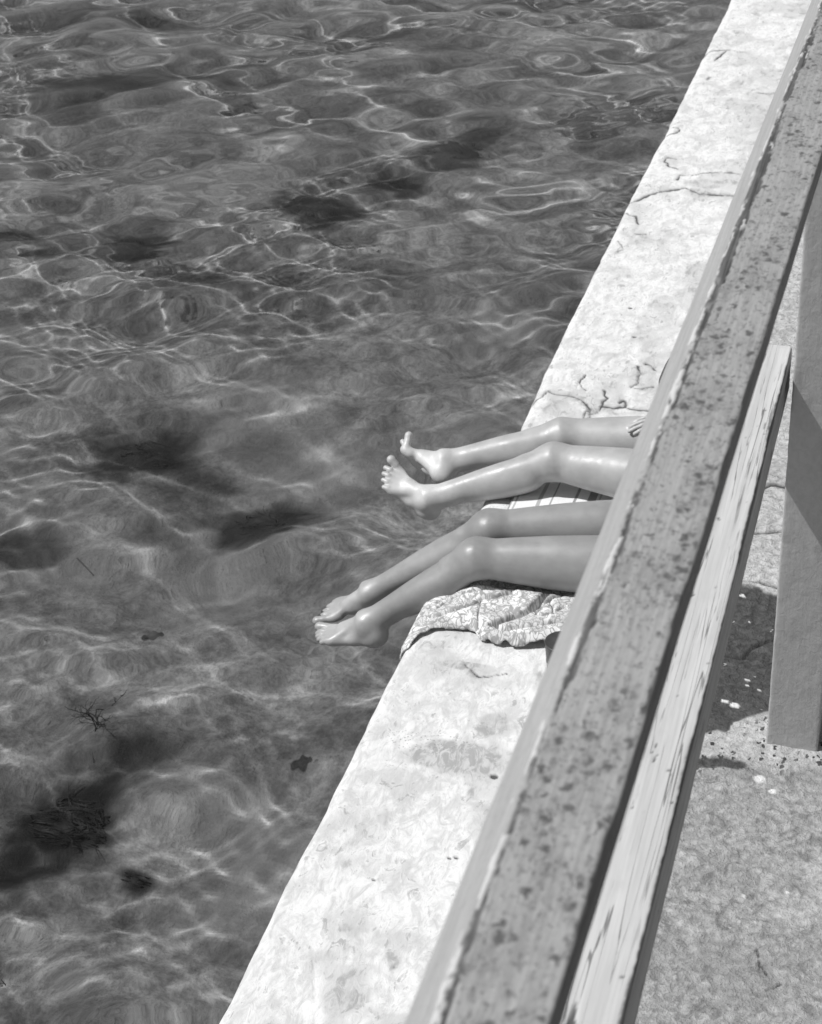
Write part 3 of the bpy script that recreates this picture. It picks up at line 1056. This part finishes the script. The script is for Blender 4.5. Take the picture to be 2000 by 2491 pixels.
def build_person(label, lo, hi, h, legs, pelvis, chest_top, head_c, arms, skin_mat, suit_mat, hair_mat, hair_long):
    F = Field(lo, hi, h)
    L0 = build_leg(F, *legs[0])
    L1 = build_leg(F, *legs[1])
    PV, CT, HC = (np.array(x, float) for x in (pelvis, chest_top, head_c))
    spine = U(CT - PV)
    front = U(np.array((-1, 0, 0)) - np.dot((-1, 0, 0), spine) * spine)
    side = np.cross(spine, front)
    side = side if side[1] > 0 else -side
    T = F.like()
    T.tube(PV - spine * .02, CT, front, [0, .2, .4, .6, .8, 1], [.095, .09, .082, .092, .085, .05], [.11, .10, .075, .078, .075, .05], [.160, .150, .120, .130, .145, .10], .02)
    T.ell(PV - front * .03 - spine * .01 + side * .07, [spine, front, side], [.10, .09, .09], .03)
    T.ell(PV - front * .03 - spine * .01 - side * .07, [spine, front, side], [.10, .09, .09], .03)
    for sg in (-1, 1):
        T.ell(PV * .33 + CT * .67 + front * .075 + side * .065 * sg, [spine, front, side], [.055, .045, .055], .03)
    F.join(T, 0)
    F.join(L0, .03)
    legs_f = F.like()
    F.join(L1, .012)
    up = U(HC - CT)
    F.cap(CT - spine * .02, HC - up * .06, .052, .047, .03)
    hf = U(np.array((-1, 0, -.12)))
    hu = U(np.array((0, 0, 1)) - hf[2] * hf)
    hs = np.cross(hu, hf)
    hs = hs if hs[1] > 0 else -hs
    F.ell(HC + hu * .02 - hf * .012, [hf, hu, hs], [.092, .098, .075], .02)
    F.ell(HC - hu * .045 + hf * .028, [hf, hu, hs], [.060, .066, .056], .03)
    F.cap(HC + hf * .082 + hu * .012, HC + hf * .100 - hu * .022, .008, .012, .012)
    F.cap(HC + hf * .078 - hu * .052 - hs * .016, HC + hf * .078 - hu * .052 + hs * .016, .008, .008, .006)
    F.ell(HC + hf * .062 - hu * .100, [hf, hu, hs], [.022, .018, .022], .02)
    for sg in (-1, 1):
        F.ell(HC + hf * .084 + hu * .012 + hs * .031 * sg, [hf, hu, hs], [.012, .011, .016], .01, True)
        F.ell(HC + hf * .071 + hu * .012 + hs * .031 * sg, [hf, hu, hs], [.012, .0115, .0125], .002)
        F.ell(HC - hf * .005 + hs * .077 * sg, [hf, hu, hs], [.016, .028, .008], .008)
    body_only = F.d.copy()
    for (sh, el, wr_, fd, pn, ts, bend) in arms:
        Am = F.like()
        sh, el, wr_ = (np.array(x, float) for x in (sh, el, wr_))
        Am.ell(sh, np.eye(3), [.052, .052, .05], .02)
        Am.tube(sh, el, U(sh - PV), [0, .3, .7, 1], [.044, .042, .036, .033], [.044, .042, .036, .034], [.042, .038, .034, .034], .02)
        Am.tube(el, wr_, U(sh - PV), [0, .2, .6, 1], [.034, .037, .030, .022], [.035, .036, .029, .022], [.036, .040, .032, .026], .02)
        build_hand(Am, wr_, fd, pn, ts, bend)
        far = np.linalg.norm(sh - CT)
        F.cap(CT - spine * .05, sh, .055, .05, .04)
        F.join(Am, .006)
    v, q = F.mesh()
    tone = 1.0 + .06 * vnoise(v[:, 0] * 9, v[:, 1] * 9, v[:, 2] * 9)
    for lg in legs:
        A = np.array(lg[2])
        dd = np.linalg.norm(v - (A + U(lg[3]) * .07), axis=1)
        tone = tone * (1 + .32 * sstep(.17, .06, dd))
        K = np.array(lg[1])
        tone = tone * (1 - .10 * sstep(.07, .02, np.linalg.norm(v - K - np.array((-.02, 0, .04)), axis=1)))
    for c_, r_ in NAILS:
        dn = np.linalg.norm(v - c_, axis=1)
        tone = tone * (1 + .22 * sstep(r_ * 1.2, r_ * .9, dn) - .22 * np.exp(-((dn - r_ * 1.35) / (r_ * .25)) ** 2))
    NAILS.clear()
    base = (PV[0], PV[1], 0.0)
    me = raw_mesh('person', v, q, skin_mat, dict(tone=tone))
    body = link('person', me, origin=base, label=label, category='person')
    body.cycles.is_caustics_receiver = True
    # swimsuit: a skin a few millimetres outside the trunk
    sd = T.d - .0045
    idx = np.argwhere(sd < .03)
    Pp = F.lo + F.h * idx
    tt = (Pp - PV) @ spine
    Lc = np.linalg.norm(CT - PV)
    crop = np.maximum(tt - (Lc * .80), -.09 - tt)
    vv = np.full(sd.shape, 1.0, np.float32)
    vv[tuple(idx.T)] = np.maximum(sd[tuple(idx.T)], crop)
    v, q = F.mesh(vv)
    link('swimsuit', raw_mesh('swimsuit', v, q, suit_mat), body)
    Hh = F.like()
    Hh.ell(HC + hu * .032 - hf * .026, [hf, hu, hs], [.090, .098, .086], .01)
    if hair_long:
        Hh.cap(HC - hf * .075, CT - front * .085 - spine * .12, .055, .035, .04)
    else:
        Hh.ell(HC + hu * .12 - hf * .06, np.eye(3), [.04, .04, .036], .02)
    Hh.d += (.0035 * 0)
    Hh.ell(HC + hf * .085 - hu * .03, [hf, hu, hs], [.085, .095, .066], .01, True)
    v, q = Hh.mesh()
    v = v + .004 * np.stack([vnoise(v[:, 0] * 70, v[:, 1] * 130, v[:, 2] * 40)] * 3, -1)
    link('hair', raw_mesh('hair', v, q, hair_mat), body)
    return body


M_SUIT = plain('dark_swim_fabric', .03, .75)
M_HAIR = plain('dark_hair', .03, .5)
M_HAIR2 = plain('brown_hair', .07, .5)

build_person('person sitting nearer the camera with tanned bare legs, toes touching the water',
             (-1.80, 3.46, -.29), (-.40, 4.25, 1.06), .0042,
             [((-.745, 3.852, .108), (-1.186, 3.785, .112), (-1.527, 3.700, -.122), (-.985, .08, -.10), (.0, .20, .96), -1, .05, .4, 1.07, .5),
              ((-.755, 4.055, .106), (-1.185, 3.937, .112), (-1.572, 3.862, -.136), (-.945, -.26, -.14), (-.12, -.12, .97), 1, .03, .4, 1.05, .6)],
             (-.665, 3.95, .125), (-.52, 3.93, .56), (-.492, 3.93, .785),
             [((-.49, 3.77, .525), (-.46, 3.71, .26), (-.52, 3.69, .045), (-.9, -.1, -.12), (0, 0, -1), 1, .08),
              ((-.49, 4.09, .525), (-.46, 4.15, .26), (-.52, 4.16, .045), (-.9, .1, -.12), (0, 0, -1), -1, .08)],
             M_SKIN_TAN, M_SUIT, M_HAIR, True)
build_person('person sitting farther along with paler bare legs held above the water',
             (-1.72, 4.00, -.20), (-.40, 4.85, 1.08), .0042,
             [((-.64, 4.325, .106), (-1.085, 4.345, .112), (-1.484, 4.232, -.006), (-.77, .19, .60), (.57, -.34, .75), -1, .26, .55, 1.03, 1.2),
              ((-.65, 4.560, .106), (-1.092, 4.499, .112), (-1.468, 4.385, .044), (-.85, .42, .24), (.54, .66, .52), 1, 1.05, .2, 1.0, .7)],
             (-.575, 4.44, .125), (-.505, 4.44, .56), (-.490, 4.44, .785),
             [((-.475, 4.28, .525), (-.45, 4.22, .26), (-.50, 4.20, .045), (-.9, -.1, -.12), (0, 0, -1), 1, .08),
              ((-.475, 4.60, .525), (-.53, 4.66, .28), (-.725, 4.545, .205), (-.9, -.36, -.06), (0, 0, -1), -1, .14)],
             M_SKIN, M_SUIT, M_HAIR2, False)

# ------------------------------------------------------------------ cloths on the ledge
k = Mat('paisley_cotton', .9, .2)
fv = k.attr('fabric', 'Vector')
nz = k.n('ShaderNodeTexNoise')
k.put(nz.inputs['Vector'], fv)
nz.inputs['Scale'].default_value = 30
vm = k.n('ShaderNodeVectorMath', operation='MULTIPLY_ADD')
k.put(vm.inputs[0], nz.outputs['Color'])
vm.inputs[1].default_value = (.055, .055, .0)
k.put(vm.inputs[2], fv)
w1 = k.voro(vm.outputs[0], 46, 'DISTANCE_TO_EDGE').outputs['Distance']
w2 = k.voro(vm.outputs[0], 100, 'DISTANCE_TO_EDGE').outputs['Distance']
big = k.noise(fv, 17, 3, .5, 1.0)
line = k.math('MULTIPLY', k.ramp(w1, .085, .03, 0, 1), .75)
line2 = k.math('MULTIPLY', k.ramp(w2, .07, .03, 0, .55), k.ramp(big, .46, .54, 0, 1))
ring = k.ramp(k.math('ABSOLUTE', k.math('SUBTRACT', big, .5)), .022, .008, 0, .6)
c = k.mix(k.ramp(big, .44, .56), .76, .62)
c = k.mix(k.math('MAXIMUM', k.math('MAXIMUM', line, line2), ring), c, .20)
k.color(c)
k.bump(k.noise(fv, 900, 2), .15, .001)
M_CLOTH = k.m

FRONT_X = [-1.40, -1.294, -1.278, -1.254, -1.221, -1.166, -1.128, -1.101, -1.044, -0.999, -0.933, -0.886, -.75]
FRONT_Y = [3.490, 3.470, 3.525, 3.552, 3.572, 3.579, 3.575, 3.540, 3.535, 3.538, 3.552, 3.57, 3.6]
GROOVES = [
    ([(-1.30, 3.59), (-1.259, 3.605), (-1.216, 3.62), (-1.184, 3.642), (-1.158, 3.664), (-1.146, 3.692), (-1.105, 3.706), (-1.068, 3.733)], .016, .011),
    ([(-1.082, 3.578), (-1.064, 3.597), (-1.035, 3.62), (-1.011, 3.646), (-.989, 3.686), (-.975, 3.719), (-.962, 3.753)], .034, .015),
    ([(-1.082, 3.578), (-1.058, 3.566), (-1.038, 3.568), (-.995, 3.582), (-.94, 3.608), (-.897, 3.626)], .020, .010),
    ([(-1.278, 3.637), (-1.251, 3.674), (-1.212, 3.698), (-1.157, 3.731), (-1.115, 3.743), (-1.069, 3.75), (-1.026, 3.77)], .011, .008),
    ([(-1.31, 3.62), (-1.27, 3.69), (-1.22, 3.735), (-1.15, 3.757), (-1.08, 3.766)], .008, .007),
    ([(-.990, 3.675), (-.973, 3.667), (-.964, 3.697), (-.943, 3.727), (-.906, 3.771)], .016, .008),
    ([(-.942, 3.711), (-.932, 3.693), (-.924, 3.66)], .012, .006),
    ([(-.97, 3.655), (-.939, 3.655), (-.9, 3.70)], .014, .008),
    ([(-1.146, 3.692), (-1.142, 3.652), (-1.133, 3.608), (-1.117, 3.562)], .007, .005),
]


def drape(name, s0, s1, yfront, yback, step, height_fn, material, thick):
    ss = np.arange(s0, s1, step)
    tt = np.linspace(0, 1, int(.46 / step))
    S, T = np.meshgrid(ss, tt, indexing='ij')
    xa, za, aa = ledge_profile(S, np.interp(S * 0 + 3.7, EDGE_Y, EDGE_X), .045)
    yf = yfront(xa, S)
    yb = yback(xa, S)
    Y = yf + (yb - yf) * T
    xe = np.interp(Y, EDGE_Y, EDGE_X) - .006
    x, z, a = ledge_profile(S, xe, .048)
    hgt = height_fn(x, Y, S, T)
    x = x - np.cos(a) * hgt
    z = z + np.sin(a) * hgt
    fab = np.stack([S, Y, 0 * S], -1)
    me = raw_mesh(name, np.stack([x, Y, z], -1).reshape(-1, 3), grid_quads(*S.shape)[:, ::-1], material, dict(fabric=fab.reshape(-1, 3)))
    return me


def cloth_h(x, Y, S, T):
    wx_, wy_ = x + .004 * fbm(x * 20, Y * 20, 2, 5), Y + .004 * fbm(x * 20, Y * 20, 2, 8)
    h = .034 + .007 * fbm(x * 18, Y * 18, 3, 2) + 0 * x
    h = h * 1.2 * (.30 + .70 * sstep(-1.31, -1.17, x))
    edge = (Y - np.interp(x, FRONT_X, FRONT_Y))
    h = h * (.22 + .78 * np.sqrt(np.clip(edge / .03, 0, 1)))
    for pl, dep, wid in GROOVES:
        d = seg_dist(wx_, wy_, pl)
        h = h - 1.5 * dep * np.clip(1 - d / (wid * .9), 0, 1) ** .6
    h = h * sstep(-.16, -.02, S) + .007 * (1 - sstep(-.16, -.02, S))
    h = h - .028 * sstep(3.74, 3.79, Y)                # pressed flat under the thighs
    return np.maximum(h, .006) + .0012 * fbm(x * 120, Y * 120, 2, 3)


me = drape('patterned_cloth', -.045, .62, lambda x, s: np.interp(x, FRONT_X, FRONT_Y) + .004 * vnoise(x * 40, s * 0 + 2), lambda x, s: x * 0 + 4.02, .0034, cloth_h, M_CLOTH, .003)
o = link('patterned_cloth', me, origin=(-1.0, 3.75, 0), label='crumpled cotton cloth with paisley line print draped over the ledge', category='cloth')
sol = o.modifiers.new('thickness', 'SOLIDIFY')
sol.thickness = .0035
sol.offset = -1

k = Mat('striped_towel_cotton', .95, .2)
sx = k.n('ShaderNodeSeparateXYZ')
k.put(sx.inputs[0], k.attr('fabric', 'Vector'))
rp = k.n('ShaderNodeValToRGB')
rp.color_ramp.interpolation = 'CONSTANT'
k.put(rp.inputs[0], k.math('FRACT', k.math('MULTIPLY', sx.outputs[0], 1 / .26)))
els = [(0, .78), (.13, .30), (.165, .78), (.30, .30), (.40, .78), (.43, .45), (.455, .78), (.70, .42), (.75, .78), (.86, .35), (.88, .78)]
while len(rp.color_ramp.elements) > 1:
    rp.color_ramp.elements.remove(rp.color_ramp.elements[-1])
for i, (pos, val) in enumerate(els):
    e = rp.color_ramp.elements[0] if i == 0 else rp.color_ramp.elements.new(pos)
    e.position = pos
    e.color = (val, val, val, 1)
k.color(k.math('MULTIPLY', rp.outputs[0], k.ramp(k.noise(k.attr('fabric', 'Vector'), 300, 2), .3, .7, .92, 1.05)))
k.bump(k.noise(k.attr('fabric', 'Vector'), 500, 3), .4, .002)
M_TOWEL = k.m


def towel_h(x, Y, S, T):
    return .0075 + .0035 * fbm(x * 9, Y * 9, 2, 12) + .004 * np.maximum(0, np.sin(Y * 34 + x * 5)) * sstep(-.9, -1.1, x)


me = drape('striped_towel', .10, .78, lambda x, s: 4.02 + 0 * x + .012 * vnoise(x * 12, s * 0), lambda x, s: 4.62 + 0 * x, .005, towel_h, M_TOWEL, .004)
o = link('striped_towel', me, origin=(-.95, 4.3, 0), label='white towel with grey stripes under the farther pair of legs', category='towel')
sol = o.modifiers.new('thickness', 'SOLIDIFY')
sol.thickness = .005
sol.offset = -1

# ------------------------------------------------------------------ dark things half hidden behind the rail
M_BLACK = plain('black_canvas', .02, .7)
M_DARK = plain('dark_plastic', .055, .45)
M_TRIM = plain('pale_trim', .25, .5)


def superbox(c, r, e, nu=48, nv=28):
    u = np.linspace(0, 2 * np.pi, nu, endpoint=False)
    v = np.linspace(-np.pi / 2, np.pi / 2, nv)
    Um, Vm = np.meshgrid(u, v, indexing='ij')
    pw = lambda t, e: np.sign(t) * np.abs(t) ** e
    P = np.stack([c[0] + r[0] * pw(np.cos(Vm), e) * pw(np.cos(Um), e), c[1] + r[1] * pw(np.cos(Vm), e) * pw(np.sin(Um), e), c[2] + r[2] * pw(np.sin(Vm), e)], -1)
    P = P + .006 * fbm(P[..., 0] * 14, P[..., 1] * 14 + P[..., 2] * 9, 3, 4)[..., None]
    return P.reshape(-1, 3), grid_quads(nu, nv, True)


def tube_mesh(name, pts, r, m, n=8):
    pts = np.array(pts, float)
    tan = np.gradient(pts, axis=0)
    tan /= np.linalg.norm(tan, axis=1)[:, None]
    ref = np.array((.3, .2, .93))
    s = np.cross(tan, ref)
    s /= np.linalg.norm(s, axis=1)[:, None]
    t = np.cross(tan, s)
    a = np.linspace(0, 2 * np.pi, n, endpoint=False)
    rr_ = np.broadcast_to(np.asarray(r, float), (len(pts),))
    V = pts[None] + rr_[None, :, None] * (np.cos(a)[:, None, None] * s[None] + np.sin(a)[:, None, None] * t[None])
    return raw_mesh(name, V.reshape(-1, 3), grid_quads(n, len(pts), True), m)


bag = link('beach_bag', None, origin=(-.728, 5.015, 0), label='black bag on the white ledge beside the farther person, mostly behind the rail', category='bag')
v, q = superbox((-.728, 5.015, .068), (.125, .115, .066), .5)
link('bag_body', raw_mesh('bag_body', v, q, M_BLACK), bag)
th = np.linspace(0, 2 * np.pi, 60)
link('piping', tube_mesh('piping', [(-.728 + .119 * np.sign(math.cos(t)) * abs(math.cos(t)) ** .5, 5.015 + .109 * np.sign(math.sin(t)) * abs(math.sin(t)) ** .5, .098) for t in th], .004, M_TRIM), bag)
link('strap', tube_mesh('strap', [(-.70, 5.015 - .07 * math.cos(t), .125 + .05 * math.sin(t)) for t in np.linspace(0, np.pi, 24)], .008, M_BLACK), bag)

cup = link('cup', None, origin=(-.852, 3.452, 0), label='dark drinking cup standing on the ledge beside the paisley cloth', category='cup')


def lathe(name, prof, c, m, n=48):
    a = np.linspace(0, 2 * np.pi, n, endpoint=False)
    p = np.array(prof)
    V = np.stack([c[0] + np.cos(a)[:, None] * p[None, :, 0], c[1] + np.sin(a)[:, None] * p[None, :, 0], np.repeat(p[None, :, 1], n, 0)], -1)
    return raw_mesh(name, V.reshape(-1, 3), grid_quads(n, len(p), True), m)


link('cup_body', lathe('cup_body', [(.0, .002), (.036, .002), (.038, .006), (.043, .112), (.0445, .118), (.043, .121), (.040, .118), (.020, .1185), (0, .1185)], (-.852, 3.452), M_DARK), cup)
link('cup_band', lathe('cup_band', [(.0398, .050), (.0412, .050), (.0415, .055), (.0400, .055)], (-.852, 3.452), M_TRIM), cup)

# ------------------------------------------------------------------ things in and on the water
M_WEED = plain('dark_seaweed', .02, .8)


def weed(x, y, r, hgt, nb, seed, label):
    rg = np.random.default_rng(seed)
    V, Q = [], []
    for b in range(int(nb * .28)):
        a, d = rg.random() * 6.283, r * math.sqrt(rg.random())
        p = np.array((x + d * math.cos(a), y + d * math.sin(a) * .8, 0))
        p[2] = float(floor_z(np.array([p[0]]), np.array([p[1]]))[0])
        lean = rg.normal(0, .7, 2)
        L = hgt * (.2 + .5 * rg.random()) * (1.1 - .6 * (d / r) ** 2)
        wd = .0016 + .0032 * rg.random()
        az = rg.random() * 3.14
        sd = np.array((math.cos(az), math.sin(az), 0)) * wd
        i0 = len(V)
        for j in range(5):
            t = j / 4
            c = p + np.array((lean[0] * t * t * L * 1.6 + .02 * math.sin(5 * t + a), lean[1] * t * t * L * 1.6, L * t))
            ww = (1 - .85 * t ** 2)
            V += [c - sd * ww, c + sd * ww]
        for j in range(4):
            Q.append((i0 + 2 * j, i0 + 2 * j + 1, i0 + 2 * j + 3, i0 + 2 * j + 2))
    nu, nv = 40, 14                              # the low matted heart of the clump
    a_, r_ = np.meshgrid(np.linspace(0, 2 * np.pi, nu, endpoint=False), np.linspace(0.0, 1.15, nv), indexing='ij')
    hx, hy = x + .8 * r * r_ * np.cos(a_), y + .65 * r * r_ * np.sin(a_)
    lob = 1 + .8 * fbm(hx * 7, hy * 7, 4, seed)
    hz = floor_z(hx, hy) - .010 + .16 * hgt * np.clip(1 - (r_ * lob) ** 2, 0, 1) + .010 * fbm(hx * 30, hy * 30, 3, seed + 5)
    hq = grid_quads(nu, nv, True) + len(V)
    V, Q = np.vstack([np.array(V), np.stack([hx, hy, hz], -1).reshape(-1, 3)]), np.vstack([np.array(Q), hq])
    o = link('seaweed_clump', raw_mesh('seaweed_clump', V, Q, M_WEED), origin=(x, y, -1.28), label=label, category='seaweed', group='seaweed clumps on the pool floor')
    o.cycles.is_caustics_receiver = True


weed(-2.50, 3.34, .15, .085, 700, 1, 'large dark seaweed clump under water, nearest the bottom left of the photo')
weed(-2.47, 2.70, .08, .12, 90, 2, 'dark seaweed clump at the very bottom left edge of the photo')
weed(-2.20, 3.17, .04, .04, 50, 3, 'small dark seaweed tuft just right of the largest clump')
weed(-3.13, 5.37, .17, .08, 150, 4, 'dark seaweed patch under water left of the raised foot')
weed(-2.46, 5.0, .13, .07, 110, 5, 'seaweed patch under water between the two pairs of feet')
weed(-3.22, 7.67, .18, .12, 150, 6, 'oval seaweed patch in the middle distance under the water')
weed(-2.66, 8.5, .2, .14, 160, 7, 'elongated dark seaweed patch nearer the white ledge in the distance')
weed(-5.26, 9.14, .3, .16, 200, 8, 'wide dark seaweed bed at the top left of the photo')
weed(-4.05, 7.15, .15, .12, 110, 9, 'seaweed patch at left, second from the left edge')
weed(-4.76, 7.09, .15, .12, 110, 10, 'seaweed patch cut by the left edge of the photo')

# branching sprig standing out of the large clump
rg = np.random.default_rng(9)
V, Q = [], []


def branch(p, d, L, r, lvl):
    pts = [p]
    for j in range(5):
        d = U(d + rg.normal(0, .22, 3))
        pts.append(pts[-1] + d * L / 5)
    P = np.array(pts)
    tan = np.gradient(P, axis=0)
    s = np.cross(tan, (.3, .8, .5))
    s /= np.linalg.norm(s, axis=1)[:, None]
    t = np.cross(tan, s)
    t /= np.linalg.norm(t, axis=1)[:, None]
    i0 = len(V)
    for j in range(6):
        rj = r * (1 - .12 * j)
        for a in range(4):
            V.append(P[j] + rj * (math.cos(a * 1.571) * s[j] + math.sin(a * 1.571) * t[j]))
    for j in range(5):
        for a in range(4):
            Q.append((i0 + 4 * j + a, i0 + 4 * j + (a + 1) % 4, i0 + 4 * j + 4 + (a + 1) % 4, i0 + 4 * j + 4 + a))
    if lvl:
        for j in (2, 3, 4, 5):
            branch(P[j], U(d + rg.normal(0, .7, 3)), L * .55, r * .65, lvl - 1)


branch(np.array((-2.53, 3.60, -1.22)), U((-.42, .75, .35)), .24, .0045, 3)
o = link('seaweed_sprig', raw_mesh('seaweed_sprig', np.array(V), np.array(Q), M_WEED), origin=(-2.53, 3.60, -1.22), label='thin branching seaweed sprig rising from the largest dark clump', category='seaweed')
o.cycles.is_caustics_receiver = True

M_LEAF = plain('wet_brown_leaf', .03, .4)


def floating_leaf(x, y, L, W, rot, label, seed):
    rg = np.random.default_rng(seed)
    uu = np.linspace(-1, 1, 15)
    vv = np.linspace(-1, 1, 7)
    Um, Vm = np.meshgrid(uu, vv, indexing='ij')
    lobe = (1 - np.abs(Um) ** 2) ** .6 * (1 + .35 * np.sin(Um * 7 + seed))
    X = Um * L / 2
    Y = Vm * W / 2 * lobe
    Zl = .003 * np.abs(Vm) * lobe + .003 * np.sin(Um * 3)
    c, s = math.cos(rot), math.sin(rot)
    px, py = x + X * c - Y * s, y + X * s + Y * c
    pz = WATER + wave_z(px, py) + .0025 + Zl
    o = link('floating_leaf', raw_mesh('floating_leaf', np.stack([px, py, pz], -1).reshape(-1, 3), grid_quads(15, 7), M_LEAF), origin=(x, y, WATER), label=label, category='leaf', group='leaves floating on the water')


floating_leaf(-2.222, 3.605, .075, .040, .5, 'small dark leaf floating left of the feet that touch the water', 1)
floating_leaf(-3.344, 8.775, .09, .018, .2, 'dark leaf afloat near the top of the photo', 2)
floating_leaf(-5.45, 7.45, .07, .02, 0, 'dark leaf afloat at the left edge of the photo', 4)
tw = [(-2.594 + .05 * math.cos(.3) * t, 3.875 - .035 * t, WATER + .002 + float(wave_z(np.array([-2.594 + .05 * t]), np.array([3.875 - .035 * t]))[0])) for t in np.linspace(-1, 1, 12)]
link('floating_twig', tube_mesh('floating_twig', tw, .0026, M_LEAF, 6), origin=(-2.594, 3.875, WATER), label='thin dark twig floating on the water near the left edge', category='twig')
